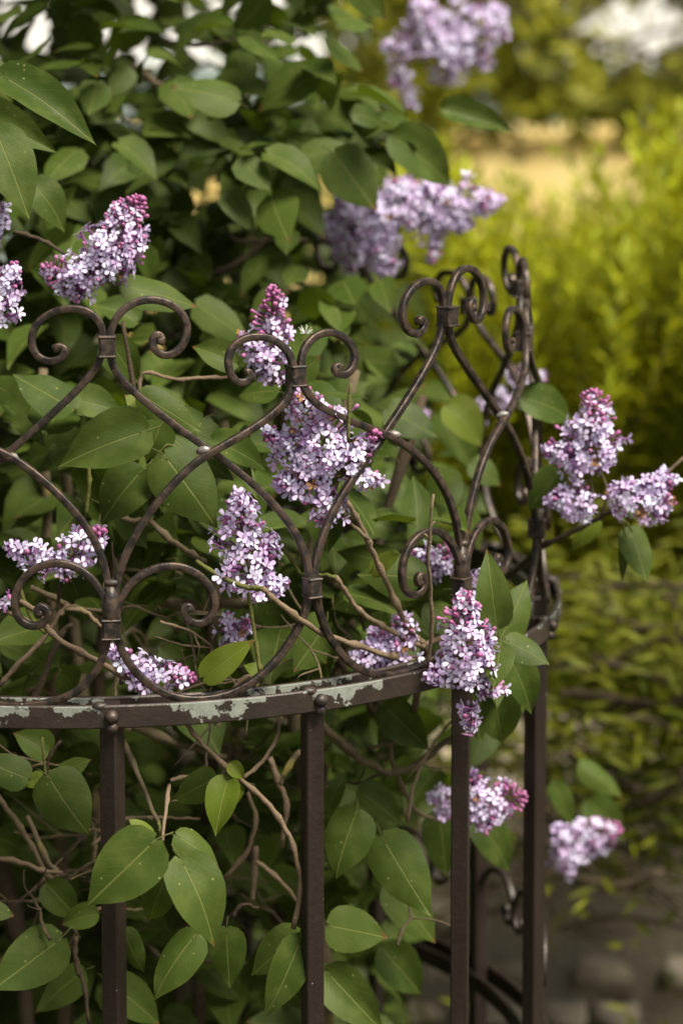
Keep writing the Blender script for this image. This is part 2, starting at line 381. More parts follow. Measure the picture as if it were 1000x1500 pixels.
B1 = [(500,540),(494,533),(487,540),(493,549),(506,551),(518,540),(522,520),(514,501),(498,489),(480,485),(462,489),(446,502),(438,520),(437,536),(438,564),(450,584),(472,600),(500,613),(536,626),(576,641),(608,663),(636,693),(656,726),(669,768),(674,804),(675,842)]
B2 = [(610,472),(616,464),(624,471),(620,486),(606,493),(594,485),(587,464),(590,440),(602,420),(620,410),(637,411),(648,424),(652,444),(653,460),(652,482),(646,504),(632,532),(612,568),(588,604),(570,632),(556,651),(536,678),(516,706),(496,735),(480,767),(468,801),(461,828),(460,850),(460,872)]
B3 = [(615,857),(610,850),(612,841),(621,842),(624,854),(617,868),(605,875),(593,868),(587,850),(588,826),(596,803),(608,786),(626,775),(644,777),(659,791),(670,812),(674,834),(675,858)]
B4 = [(461,850),(463,886),(475,924),(496,957),(520,980),(548,991),(578,990),(604,984),(630,970),(650,950),(664,922),(673,888),(675,852)]
def to_local(tr, k):
    o = []
    for u, v in tr:
        th, z = uncyl(u, v); o.append(((th - POSTS[k]) / (POSTS[k + 1] - POSTS[k]), z))
    return np.array(o)
LA = [to_local(c, 0) for c in (A1, A2, A3, A4)]
LB = [to_local(c, 1) for c in (B1, B2, B3, B4)]
collar_at = {}
for k, uv in ((0, (157, 507)), (1, (433, 550)), (2, (655, 463)), (3, (766, 500))):
    collar_at[k] = uncyl(*uv)
ca = {'t': ((collar_at[0][0] - POSTS[0]) / DTH, collar_at[0][1]), 's': ((collar_at[1][0] - POSTS[1]) / DTH, collar_at[1][1]), 't2': ((collar_at[2][0] - POSTS[2]) / DTH, collar_at[2][1])}
ZNODE = CH - .452
def collar_of(k):
    """offset of the heart's collar from its post (in post spacings) and its height"""
    if k in collar_at: return ((collar_at[k][0] - POSTS[k]) / DTH, collar_at[k][1])
    return (0.0, ZT if k % 2 == 0 else ZS)
cage_loc = (CX, CD, 0)
cage = thing('iron_plant_cage', cage_loc, 'round brown wrought iron plant cage with scrolled hearts on its rail', 'plant cage')
CREL = rel(cage_loc)
def bar_mesh(name, pts, dr, m=M_IRON, rad=.0031, n=4, endgrow=True):
    """pts: (theta, z) list on the cage surface"""
    q = spline(smooth_path(pts, 1), n)
    dr = np.full(len(q), dr) if np.isscalar(dr) else np.interp(np.linspace(0, 1, len(q)), np.linspace(0, 1, len(dr)), dr)
    p3 = np.array([cyl(a, z, d) for (a, z), d in zip(q, dr)])
    ref = np.array([[math.sin(a), -math.cos(a), 0.0] for a, z in q])
    rr = np.full(len(q), rad)
    if endgrow: rr[:6] = rad * np.array([.9, 1.12, 1.15, 1.1, 1.05, 1.02])
    mb = MB(); sweep(mb, p3, rr, RSQ, ref)
    return link(name, mb.mesh(name, m), cage, CREL)
def panel(k, curves, canon, tall_left):
    """bars between post k and post k+1"""
    th0, th1 = POSTS[k], POSTS[k + 1]
    (lo, lz), (ro, rz_) = collar_of(k), collar_of(k + 1)
    (clo, clz), (cro, crz) = canon
    for i, c in enumerate(curves):
        c = c.copy()
        w = np.clip((c[:, 1] - ZNODE) / (.5 * (clz + crz) - ZNODE), 0, 1.35); w = w * w * (3 - 2 * np.minimum(w, 1)) if False else w
        f = np.clip(c[:, 0], 0, 1)
        # a bar belongs to one heart near that heart's collar
        own = 0 if (i == 0) else 1
        f = np.where(w > .55, own, f)
        c[:, 0] += w * ((1 - f) * (lo - clo) + f * (ro - cro))
        c[:, 1] += w * ((1 - f) * (lz - clz) + f * (rz_ - crz))
        pts = np.stack([th0 + c[:, 0] * (th1 - th0), c[:, 1]], 1)
        dr = [(.0036), (-.0036), 0.0, 0.0][i] if tall_left else [(.0036), (-.0036), 0.0, 0.0][i]
        if i == 0: dr = np.array([0, 0, 0, 0, -.003, -.004, -.002, 0]) if tall_left else np.array([0, 0, 0, .004, .004, .002, 0])
        elif i == 1: dr = np.array([0, 0, 0, .003, .0045, .002, 0]) if tall_left else np.array([0, 0, 0, -.0035, -.004, -.002, 0])
        bar_mesh('scroll_bar' if i in (0, 1) else ('scroll' if i == 2 else 'loop'), pts, dr, n=4 if k in (-1, 0, 1, 2) else 3)
        if i == 0: crossing[k] = pts
        else:
            if i == 1: crossing[k] = (crossing[k], pts)
crossing = {}
cA = (ca['t'], ca['s']); cB = (ca['s'], ca['t2'])
for k in sorted(POSTS)[:-1]:
    if k % 2 == 0: panel(k, LA, cA, True)
    else: panel(k, LB, cB, False)
# the mirrored scrolls: a node scroll stands on both sides of every even post, traced once per side (A3 right, B3 left)
def collar_mesh(name, th, z, w, h, d, yaw=None, m=M_COLLAR):
    mb = MB(); c = cyl(th, z)
    box(mb, c, w, d, h, th if yaw is None else yaw, bev=.0022)
    for s in (-1, 1): box(mb, (c[0], c[1], c[2] + s * (h / 2 - .0012)), w * 1.07, d * 1.08, .0022, th if yaw is None else yaw, bev=.0009)
    return link(name, mb.mesh(name, m, smooth=False), cage, CREL)
def crown(k): return sorted(POSTS).index(k)
for k in sorted(POSTS)[:-1]:
    o, z = collar_of(k); collar_mesh('collar', POSTS[k] + o * DTH, z, .0142, .0185, .0165)
    if k % 2 == 0:
        collar_mesh('collar', POSTS[k], CH - .4756, .0158, .0178, .0145)
        mb = MB(); zz = CH - .449; c = cyl(POSTS[k], zz); sweep(mb, [cyl(POSTS[k], zz - .024), cyl(POSTS[k], zz - .012), c, cyl(POSTS[k], zz + .011)], [.0072, .0074, .0068, .0042], CIRC[12], (1, 0, 0))
        link('node_sleeve', mb.mesh('node_sleeve', M_COLLAR), cage, CREL)
        mb = MB(); lump(mb, cyl(POSTS[k], CH - .437, .002), .0056, k + 40, .3, stretch=(1.3, .7, .6)); lump(mb, cyl(POSTS[k] - .004, CH - .452, .004), .0045, k + 60, .35, stretch=(.8, .6, 1.5)); lump(mb, cyl(POSTS[k] + .005, CH - .460, .004), .004, k + 61, .35, stretch=(.8, .6, 1.3))
        link('weld', mb.mesh('weld', M_COLLAR), cage, CREL)
    else:
        collar_mesh('collar', POSTS[k], CH - .4521, .0132, .0178, .0155)
# welds where two bars cross
for k, v in crossing.items():
    a, b = v; best = None
    for i in range(17, len(a)):
        for j in range(15, len(b)):
            d = (a[i][0] - b[j][0]) ** 2 * R0 ** 2 + (a[i][1] - b[j][1]) ** 2
            if best is None or d < best[0]: best = (d, (a[i] + b[j]) / 2)
    mb = MB(); c = cyl(best[1][0], best[1][1], .002); lump(mb, c, .0046, k + 5, .4, stretch=(1.5, .75, .9))
    link('weld', mb.mesh('weld', M_WELD), cage, CREL)
# rings: top rail (outer and inner band), lower rail
CHIPZ = [math.atan2((x_ := W(u, 1045, 1.97))[0] - CX, CD - x_[1]) for u in (-40, 20, 55, 112, 122, 285, 315, 345, 392, 570)]
def ring(name, r, zc, h, th, m, seg=432):
    mb = MB(); b = .0012
    prof = [(th / 2, -h / 2 + b), (th / 2, h / 2 - b), (th / 2 - b, h / 2), (-th / 2 + b, h / 2), (-th / 2, h / 2 - b), (-th / 2, -h / 2 + b), (-th / 2 + b, -h / 2), (th / 2 - b, -h / 2)]
    vs = []; up = []; cz = []; k = len(prof); zones = CHIPZ + list(np.random.RandomState(5).uniform(0, 2 * PI, 16))
    for i in range(seg):
        a = 2 * PI * i / seg; z_ = max(math.exp(-((math.remainder(a - q, 2 * PI)) / .034) ** 2) for q in zones)
        cz += [z_] * k
        for dr, dz in prof: vs.append((CX + (r + dr) * math.sin(a), CD - (r + dr) * math.cos(a), zc + dz)); up.append(dz / h)
    fs = [(i * k + j, ((i + 1) % seg) * k + j, ((i + 1) % seg) * k + (j + 1) % k, i * k + (j + 1) % k) for i in range(seg) for j in range(k)]
    mb.add(vs, fs, up=np.array(up), cz=np.array(cz)); return link(name, mb.mesh(name, m, smooth=False), cage, CREL)
ring('top_rail', R0, ZR, .0195, .005, M_RAIL); ring('inner_rail', R0 - .027, ZR, .0195, .005, M_RAIL)
ZL = .575
ring('lower_rail', R0, ZL, .0195, .005, M_POST); ring('lower_inner_rail', R0 - .027, ZL, .0195, .005, M_POST)
# posts, 16 mm square, each turned a little differently
YAW = {0: math.radians(-26), 1: math.radians(24), 2: math.radians(-7), 3: math.radians(45), -1: .2}
PTW = .0158
for k in sorted(POSTS)[:-1]:
    th = POSTS[k]; c = (CX + (R0 - .0125) * math.sin(th), CD - (R0 - .0125) * math.cos(th))
    mb = MB(); hgt = ZR - .0105; box(mb, (c[0], c[1], hgt / 2 - .05), PTW, PTW, hgt + .1, YAW.get(k, th), bev=.0012)
    # filler block between the two bands
    box(mb, (c[0], c[1], ZR), .014, .0200, .016, th, bev=.001)
    link('post', mb.mesh('post', M_POST, smooth=False), cage, CREL)
    for r in (R0 + .0035,):
        mb = MB(); cc = (CX + r * math.sin(th), CD - r * math.cos(th), ZR + .0005)
        lump(mb, (cc[0], cc[1], cc[2]), 0.0060, k + 90, .12, n=12, stretch=(1, 1, .95))
        link('bolt', mb.mesh('bolt', M_COLLAR), cage, CREL)
    mb = MB(); lump(mb, (CX + (R0 - .002) * math.sin(th - .022), CD - (R0 - .002) * math.cos(th - .022), ZR + .0088), .0062, k + 140, .25, stretch=(1.3, 1, .55)); lump(mb, (CX + (R0 + .002) * math.sin(th), CD - (R0 + .002) * math.cos(th), ZR - .0085), .005, k + 160, .35)
    link('weld', mb.mesh('weld', M_COLLAR), cage, CREL)
    # scrolls standing on the lower rail at the far side
    if 4 <= k <= 10:
        for sgn, cv in ((1, LA[2]), (-1, None)):
            c = LA[2].copy(); c[:, 0] *= sgn; pts = np.stack([th + c[:, 0] * DTH, c[:, 1] - (ZR - ZL) + .012], 1)
            bar_mesh('scroll', pts, 0.0, M_POST, n=3)
# ================================================================== LILACS
def leaf_geo(rows, cols, fold, arch, droop, wave, seed, petiole=True, side=0.0):
    rs = np.random.RandomState(seed)
    T = [0, .035, .10, .20, .31, .43, .55, .67, .78, .88, .95, 1.0] if rows >= 11 else ([0, .08, .3, .58, .82, 1.0] if rows >= 5 else [0, .3, .7, 1.0])
    Wd = np.interp(T, [0, .035, .10, .20, .31, .43, .55, .67, .78, .88, .95, 1.0], [.06, .31, .445, .498, .50, .478, .432, .350, .240, .122, .052, .003])
    vs = []; uv = []; ph = rs.rand(3) * 6
    xs = np.linspace(-1, 1, cols + 1)
    for i, (tt, w) in enumerate(zip(T, Wd)):
        for a in xs:
            x = a * w; y = tt - .075 * abs(a) * max(0, 1 - tt / .16) - .0 
            zz = fold * abs(x) - droop * x * x * 2 - arch * (max(0, tt - .25)) ** 2 + .02 * math.sin(PI * tt)
            zz += wave * abs(a) ** 2 * (.5 * math.sin(9 * tt + ph[0] + (2 if a > 0 else 0)) + .5 * math.sin(15 * tt + ph[1] * (1 if a > 0 else -1)))
            x += side * (tt - .2) ** 2 * (1 if tt > .2 else 0)
            vs.append((x, y, zz)); uv.append((x + .5 - side * (tt - .2) ** 2 * (1 if tt > .2 else 0), tt))
    m = cols + 1; n = len(T)
    fs = [(i * m + j, i * m + j + 1, (i + 1) * m + j + 1, (i + 1) * m + j) for i in range(n - 1) for j in range(cols)]
    return np.array(vs), fs, np.array(uv)
LEAVES = []
specs = [(.20, .20, .12, .020, 0), (.34, .35, .05, .028, .03), (.10, .12, .25, .022, -.03), (.26, .55, .10, .034, .05), (.45, .30, .05, .02, -.05), (.15, -.06, .20, .03, .02), (.05, .42, .3, .03, -.02)]
for i, (fo, ar, dr_, wv, sd) in enumerate(specs):
    v, f, uv = leaf_geo(11, 4, fo, ar, dr_, wv, i, side=sd); LEAVES.append((v, f, uv))
def leaf_mesh(i, m, rnd):
    v, f, uv = LEAVES[i]; mb = MB(); mb.add(v, f, 0, uv, rnd=rnd)
    sweep(mb, spline([(0, .06, .004), (0, -.01, -.006), (.012 * (i - 3), -.09, -.03), (.035 * (i - 3), -.20, -.10)], 2), [.014, .013, .0118, .011, .0105, .0105, .012], CIRC[5], (1, 0, 0), mat=1, rnd=rnd)
    me = mb.mesh('leaf', [m, M_PETIOLE]); return me
LM = {'n': [leaf_mesh(i, M_LEAF, .13 * i) for i in range(len(LEAVES))], 'y': [leaf_mesh(i, M_LEAFY, .13 * i) for i in range(len(LEAVES))]}
LOW = [leaf_geo(5, 2, fo, ar, dr_, wv, i, side=sd) for i, (fo, ar, dr_, wv, sd) in enumerate(specs)]
def leaf_frame(b, t_, width, roll, n0):
    a = t_ - b; L = np.linalg.norm(a); y = a / L
    n = unit(n0 - y * np.dot(n0, y)); x = np.cross(y, n)
    c, s = math.cos(roll), math.sin(roll); n2 = n * c + x * s; x2 = np.cross(y, n2)
    return x2 * width, y * L, n2 * (L * .6 + width * .4), b
NCAM = unit([0, -.80, .52])

sh_loc = (-.25, 2.5, 0)
shrub = thing('lilac_shrub', sh_loc, 'flowering lilac shrub growing inside the iron cage and through its bars', 'shrub')
SREL = rel(sh_loc)
bl_loc = (-.6, 3.6, 0)
back = thing('lilac_shrub', bl_loc, 'tall dark lilac behind the cage with blurred pale clusters at the top', 'shrub')
BREL = rel(bl_loc)

# leaves read off the photograph: base, tip, width (photo pixels), distance of base, tip offset, kind
EXPL = [
 (5,112,142,198,62,2.10,-.03,'n'),(-35,165,80,219,56,2.16,-.02,'n'),(-5,192,45,318,72,2.06,-.02,'n'),(48,268,103,334,52,2.20,0,'n'),(-30,100,20,150,60,2.25,0,'n'),
 (182,418,292,449,52,2.16,.02,'n'),(106,598,19,551,62,2.12,.02,'n'),(108,585,182,601,50,2.14,.0,'n'),(212,632,85,676,80,2.03,-.02,'n'),(236,622,214,677,52,2.08,0,'n'),
 (207,690,144,765,70,2.06,-.01,'n'),(242,668,317,769,84,2.045,-.02,'n'),(208,578,296,633,44,2.10,.0,'n'),(248,640,344,706,48,2.10,0,'n'),(312,645,397,684,46,2.09,.02,'n'),
 (346,532,283,504,44,2.16,.0,'n'),(208,602,184,577,26,2.11,0,'y'),(233,692,277,748,46,2.12,0,'n'),(168,768,262,800,72,2.22,.05,'n'),(100,832,128,917,62,2.20,0,'n'),(262,818,330,842,52,2.2,.05,'n'),
 (160,500,205,562,52,2.17,0,'n'),(200,470,140,440,50,2.25,0,'n'),
 (300,991,371,937,42,1.99,-.01,'y'),(383,988,359,972,24,2.02,0,'y'),(572,852,474,882,68,2.16,.02,'n'),(580,826,492,806,46,2.18,.02,'n'),(545,834,587,812,34,2.10,-.02,'y'),
 (612,792,608,692,52,2.20,.03,'n'),(575,778,527,754,48,2.24,.0,'n'),(472,745,482,812,52,2.18,0,'n'),(395,862,462,958,80,2.22,.05,'n'),(640,822,652,944,92,2.20,.04,'n'),(600,640,560,600,50,2.3,0,'n'),
 (568,600,640,640,56,2.3,.0,'n'),(655,595,712,650,60,2.45,.0,'y'),(640,610,700,690,60,2.5,.0,'n'),(690,680,735,710,40,2.45,0,'n'),
 (727,915,713,808,50,2.08,.0,'n'),(730,940,776,848,56,2.12,.02,'n'),(742,938,805,973,44,2.08,-.01,'n'),(733,946,724,1011,42,2.05,-.02,'n'),(746,962,785,1047,52,2.13,.0,'n'),(722,1010,737,1094,60,2.18,.01,'n'),
 (819,692,771,748,48,2.26,.0,'n'),(766,582,850,610,52,2.32,.02,'n'),(872,760,834,806,30,2.30,0,'y'),(923,776,948,853,45,2.26,-.02,'n'),(915,784,910,853,15,2.26,0,'n'),(922,748,966,768,24,2.27,0,'n'),(905,752,922,765,14,2.27,0,'y'),
 (642,1192,656,1287,58,2.34,.0,'n'),(700,1202,756,1277,54,2.36,.0,'n'),
 (72,1138,128,1224,76,2.03,-.02,'n'),(88,1132,134,1112,32,2.05,0,'n'),(40,1140,-30,1112,48,2.04,0,'n'),(64,1142,32,1148,25,2.04,0,'y'),(70,1102,22,1070,46,2.07,0,'n'),
 (226,1232,126,1328,88,1.915,-.01,'n'),(266,1260,326,1383,80,1.93,-.02,'n'),(260,1224,325,1266,44,1.98,.0,'n'),(222,1226,189,1198,24,1.96,0,'y'),(314,1140,254,1173,46,2.06,.02,'n'),(334,1141,314,1223,47,2.00,-.02,'y'),(338,1118,357,1142,22,2.0,0,'y'),(352,1150,340,1184,16,2.01,0,'y'),
 (246,1276,212,1363,48,2.05,.02,'n'),(286,1370,218,1461,60,2.02,-.02,'n'),(332,1362,336,1449,52,2.05,0,'n'),(88,1376,-12,1453,76,2.04,-.02,'n'),(70,1296,116,1346,46,2.10,0,'n'),(142,1338,88,1352,36,2.08,0,'n'),
 (437,1368,366,1430,56,2.06,0,'n'),(440,1376,392,1496,54,2.02,-.02,'n'),(522,1190,487,1286,68,2.11,-.02,'n'),(561,1228,630,1344,74,2.12,-.02,'n'),(483,1356,569,1373,64,2.10,-.01,'n'),(480,1424,562,1512,64,2.10,-.02,'n'),
 (526,1160,592,1206,46,2.2,0,'n'),(570,1298,642,1382,62,2.24,0,'n'),(482,1180,505,1128,26,2.18,0,'n'),(182,1364,210,1430,34,2.1,0,'n'),(120,1424,50,1482,50,2.12,0,'n'),(-20,1330,22,1342,28,2.04,0,'n'),(160,1440,240,1500,56,2.14,0,'n'),(560,1390,620,1460,60,2.3,0,'n'),
 (812,1148,840,1212,30,2.55,0,'n'),(862,1176,920,1232,50,2.70,.0,'n'),(850,1122,918,1166,36,2.62,0,'n'),
 (346,148,250,124,62,2.42,.0,'n'),(490,226,552,308,72,2.45,.0,'n'),(575,200,670,270,66,2.5,.02,'n'),(650,160,752,190,40,2.52,.0,'n'),(470,180,560,160,60,2.6,.0,'n'),(340,200,398,268,60,2.55,0,'n'),(500,420,545,472,60,2.6,0,'n'),(400,230,470,300,66,2.6,0,'n'),
 (430,560,470,520,40,2.3,0,'n'),(530,690,505,640,40,2.28,0,'n'),(560,640,620,560,54,2.5,0,'n'),(470,600,540,560,56,2.35,0,'n'),
]
n_leaf = 0
for i, (bx, by, tx, ty, w, Y, dY, kd) in enumerate(EXPL):
    b, t_ = W(bx, by, Y), W(tx, ty, Y + dY)
    edge = w / (math.hypot(tx - bx, ty - by) + 1e-6)
    roll = random.uniform(-.25, .25)
    wid = w * px(Y) * 1.10
    X, Yv, Z, T = leaf_frame(b, t_, wid, roll, NCAM)
    link('leaf', LM[kd][(i * 3 + 1) % 7], shrub, SREL @ mat4(X, Yv, Z, T)); n_leaf += 1
def random_leaf(c, size, rs, spread=1.0):
    """base, tip and normal of a hanging leaf with its base at c"""
    az = rs.uniform(0, 2 * PI); dn = rs.uniform(-1.0, .25)
    d = unit([math.cos(az), math.sin(az) - .25, dn]); n = unit(NCAM * .7 + np.array([0, 0, .5]) + rs.normal(0, .38, 3))
    return c, c + d * size, n
# random leaves of the shrub behind the bars: the nearest are parts, the rest one mass
def right_edge(v): return np.interp(v, [-600, 0, 130, 250, 400, 520, 640, 760, 1000, 1120, 1160, 1500], [520, 545, 560, 640, 590, 640, 690, 735, 760, 740, 640, 600])
def cage_front(u):
    th = (u - 500) / F; x = 2.1 * th; q = R0 ** 2 - (x - CX) ** 2
    return CD - math.sqrt(q) if q > 0 else CD - .25
rs = np.random.RandomState(3)
cand = []
while len(cand) < 2600:
    u = rs.uniform(-420, 780); v = rs.uniform(-250, 1560); Y = 2.13 + abs(rs.normal(0, .38))
    if v < 380: Y += .12
    if Y < 2.5 and rs.rand() < .6: continue
    if v > 1060 and Y < 2.42 and rs.rand() < .5: continue
    if v > 1060 and Y < 2.3: Y += .2
    if v < 560 and Y < 2.42: Y += .25
    Y = max(Y, cage_front(u) + .06 + .03 * rs.rand())
    if u > right_edge(v) - 30 or Y > 3.1: continue
    if any(a < u < b and c_ < v < d and Y < yc for a, b, c_, d, yc in ((440, 760, 240, 410, 2.75), (540, 770, -40, 170, 3.2), (330, 440, 405, 570, 2.2), (370, 570, 560, 775, 2.15), (40, 240, 270, 445, 2.25), (300, 430, 712, 880, 2.12), (590, 800, 520, 625, 2.7), (145, 300, 935, 1020, 2.15))): continue
    if v < 130 and rs.rand() < .45: continue
    cl = .5 + .5 * math.sin(u / 61 + 1.3 * math.sin(v / 83)) * math.sin(v / 57 + Y * 11)
    if cl < .30 and rs.rand() < .75: continue
    cand.append((Y, u, v))
cand.sort()
mass = MB()
for i, (Y, u, v) in enumerate(cand):
    c = W(u, v, Y); size = rs.uniform(.038, .070); b, t_, n0 = random_leaf(c, size, rs); wid = size * rs.uniform(.58, .76)
    X, Yv, Z, T = leaf_frame(b, t_, wid, rs.uniform(-.3, .3), n0)
    if n_leaf < 300 and -60 < u < 780:
        link('leaf', LM['n'][rs.randint(7)], shrub, SREL @ mat4(X, Yv, Z, T)); n_leaf += 1
    else:
        vv, ff, uv = LOW[rs.randint(7)]; P3 = vv @ np.array([X, Yv, Z]) + T
        mass.add(P3, ff, 0, uv, rnd=rs.rand())
# unseen crown leaves above the frame, added to shade the bush interior
for i in range(4200):
    c = np.array([rs.uniform(-1.7, -.14), rs.uniform(2.12, 3.7), rs.uniform(1.95, 2.7)])
    if c[2] < 1.6 + (c[1] * math.tan(math.radians(4.0))) + .12: continue
    size = rs.uniform(.045, .075); b, t_, n0 = random_leaf(c, size, rs); X, Yv, Z, T = leaf_frame(b, t_, size * .68, rs.uniform(-.4, .4), n0)
    vv, ff, uv = LOW[rs.randint(7)]; mass.add(vv @ np.array([X, Yv, Z]) + T, ff, 0, uv, rnd=rs.rand())
tag(link('foliage', mass.mesh('foliage', M_LEAF), shrub, SREL), kind='stuff')

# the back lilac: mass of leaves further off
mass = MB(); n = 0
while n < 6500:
    u = rs.uniform(-900, 640); v = rs.uniform(-900, 1500); Y = rs.uniform(3.0, 4.3)  # unseen leaves left of and above the frame are added for shade
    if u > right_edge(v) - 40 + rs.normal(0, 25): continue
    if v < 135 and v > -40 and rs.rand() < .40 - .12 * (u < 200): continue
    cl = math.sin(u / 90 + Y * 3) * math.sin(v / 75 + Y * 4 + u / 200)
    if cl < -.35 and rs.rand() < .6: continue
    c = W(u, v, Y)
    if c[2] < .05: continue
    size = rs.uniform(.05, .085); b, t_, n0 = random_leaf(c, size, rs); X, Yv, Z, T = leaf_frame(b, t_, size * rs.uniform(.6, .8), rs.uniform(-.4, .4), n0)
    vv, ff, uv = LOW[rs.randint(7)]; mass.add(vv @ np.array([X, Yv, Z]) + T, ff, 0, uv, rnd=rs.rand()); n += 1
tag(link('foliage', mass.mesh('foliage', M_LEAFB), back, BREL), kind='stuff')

# twigs and stems
def twig(pts, r0, r1, m, parent, pr, name='twig', bumpy=.12, n=4, seed=0):
    q = spline(pts, n); k = len(q); r = np.linspace(r0, r1, k); rr = np.random.RandomState(seed + k)
    r = r * (1 + bumpy * (rr.rand(k) - .5) * 2); q = q + rr.normal(0, r0 * .18, q.shape) * (np.arange(k)[:, None] > 0)
    for j in range(3, k - 1, 5): r[j] *= 1.28 + .35 * rr.rand()
    mb = MB(); sweep(mb, q, r, CIRC[8], None); return link(name, mb.mesh(name, m), parent, pr)
def ptw(p, Ys, r0, r1, m, **kw):
    Ys = np.interp(np.linspace(0, 1, len(p)), np.linspace(0, 1, len(Ys)), Ys)
    return twig([W(u, v, y) for (u, v), y in zip(p, Ys)], r0 * .82 * px(2), r1 * .82 * px(2), m, shrub, SREL, **kw)
ptw([(268,1052),(290,1082),(330,1122),(362,1150),(395,1180),(418,1215),(432,1250),(440,1300),(430,1360)], [2.0, 2.02], 4, 5.5, M_BARK)
ptw([(356,1140),(378,1122),(400,1092),(410,1060),(412,1030)], [2.02, 2.05], 4, 3.5, M_BARK)
ptw([(-20,1140),(5,1178),(30,1212),(42,1232),(62,1268),(84,1300)], [2.12], 6, 5, M_LICHEN)
ptw([(-20,1256),(30,1262),(62,1275),(90,1278)], [2.11], 4.5, 4, M_BARK); ptw([(40,1195),(70,1262),(85,1275)], [2.12], 5, 6, M_LICHEN)
ptw([(520,1105),(505,1090),(470,1062),(440,1040)], [2.2], 7, 7, M_LICHEN)
ptw([(470,1062),(510,1100),(545,1122),(575,1132),(612,1118),(650,1088),(690,1060)], [2.2, 2.22], 8, 6, M_LICHEN)
ptw([(600,1062),(585,1085),(540,1095)], [2.22], 4.5, 4, M_BARK); ptw([(580,1130),(592,1160),(612,1190),(640,1200)], [2.22, 2.3], 5, 3.5, M_BARK); ptw([(600,1040),(572,1090),(578,1130)], [2.24], 5, 5, M_BARK)
ptw([(492,845),(508,870),(526,895),(552,912),(580,928),(606,942),(622,946)], [2.06, 2.12], 4.5, 5.5, M_BARK)
ptw([(440,842),(466,842),(492,845)], [2.08, 2.06], 4, 4, M_GREENSTEM); ptw([(396,778),(412,800),(428,820),(440,842)], [2.1, 2.08], 3.5, 4, M_GREENSTEM)
ptw([(508,735),(524,762),(540,795),(552,822),(570,862),(588,902),(606,930),(622,946)], [2.05, 2.12], 4.5, 6.5, M_BARK)
ptw([(498,742),(512,765),(540,790)], [2.06], 4, 4, M_LICHEN)
ptw([(218,762),(250,790),(282,812),(300,822)], [2.12, 2.05], 6, 5, M_LICHEN)
ptw([(288,822),(312,838),(345,855),(372,862),(386,862)], [2.02, 1.985], 4, 4.5, M_GREENSTEM)
ptw([(384,862),(402,878),(430,900),(462,922),(500,938),(540,952),(590,966),(640,978)], [1.985, 2.0, 2.06, 2.14], 5, 5.5, M_BARK)
ptw([(622,946),(618,985),(606,1040)], [2.12, 2.2], 8, 8, M_LICHEN); ptw([(622,946),(650,935),(690,930)], [2.12, 2.2], 6, 6, M_BARK)
ptw([(627,975),(632,920),(630,862),(627,810),(634,725)], [2.06, 2.0], 4.5, 2.5, M_BARK, bumpy=.25)
ptw([(630,790),(621,782)], [2.03], 2.2, 1.5, M_BARK); ptw([(630,772),(637,764)], [2.03], 2.2, 1.5, M_BARK)
ptw([(0,1005),(30,970),(60,940),(86,902),(100,885)], [2.03], 5, 4.5, M_BARK); ptw([(30,880),(60,900),(75,928),(110,950),(150,972),(200,1000),(250,1020)], [2.0, 2.0, 2.06], 5, 5.5, M_BARK)
ptw([(0,895),(30,903),(60,920)], [2.0], 4, 4, M_BARK); ptw([(35,842),(30,860),(38,885),(50,910),(68,928)], [2.0], 3, 4, M_GREENSTEM)
ptw([(86,902),(88,860),(98,848)], [2.03], 3.5, 3, M_BARKD); ptw([(95,892),(125,895),(140,910),(152,920)], [2.03], 4, 3.5, M_BARK); ptw([(45,860),(90,880),(110,890),(150,895)], [2.08], 5, 4, M_LICHEN)
ptw([(35,1075),(60,1000),(90,930),(105,915)], [2.12], 6, 5, M_BARKD)
ptw([(364,868),(370,910),(375,945),(380,975),(384,1000)], [2.0], 3.5, 4, M_GREENSTEM); ptw([(340,1010),(365,990),(384,1000)], [2.06], 4, 4, M_BARK)
ptw([(513,562),(511,600),(510,648)], [2.04], 3.2, 3.6, M_GREENSTEM, bumpy=.05); ptw([(130,682),(131,710),(126,758)], [2.09], 3.6, 4, M_GREENSTEM, bumpy=.05)
ptw([(680,900),(720,860),(762,830),(792,802),(830,782),(868,763),(905,742)], [2.34, 2.28, 2.24], 7, 4.5, M_BARKD); ptw([(905,742),(935,725),(962,705),(1010,662)], [2.26, 2.26], 3.5, 3.5, M_BARK)
ptw([(880,758),(888,720),(876,680),(870,640),(870,600)], [2.24], 3.5, 2, M_STALK); ptw([(900,758),(915,765),(925,778)], [2.25], 3, 2, M_GREENSTEM, bumpy=.05); ptw([(905,748),(912,770),(915,786)], [2.25], 3, 2, M_GREENSTEM, bumpy=.05)
ptw([(20,340),(45,345),(70,356),(95,372)], [2.16], 4, 3.5, M_BARKD); ptw([(205,585),(207,552),(222,546),(258,556),(300,553),(332,553)], [2.14], 4, 3.5, M_BARK)
ptw([(180,470),(195,560),(210,640),(225,720),(215,762)], [2.15], 4, 6, M_BARKD); ptw([(215,690),(228,672),(245,652),(265,658)], [2.07], 2.5, 2, M_GREENSTEM, bumpy=.05); ptw([(215,712),(232,700),(242,672)], [2.07], 2.5, 2, M_GREENSTEM, bumpy=.05)
ptw([(190,95),(225,118),(262,138),(295,152)], [2.6], 8, 7, M_BARK); ptw([(240,62),(300,66),(345,58)], [2.6], 5, 4, M_BARKD); ptw([(290,150),(340,148),(368,140)], [2.55], 5, 4, M_BARKD); ptw([(120,230),(150,262),(182,292)], [2.6], 8, 6, M_BARK)
ptw([(260,418),(320,398),(360,378),(392,352),(450,352)], [2.55], 8, 7, M_BARKD); ptw([(330,330),(345,352),(392,352)], [2.55], 5, 5, M_BARKD)
ptw([(160,748),(190,762),(218,762)], [2.12], 5, 6, M_LICHEN); ptw([(220,880),(290,890),(370,880)], [2.25], 12, 11, M_LICHEN); ptw([(180,1060),(250,1085),(330,1110)], [2.2], 10, 7, M_LICHEN)
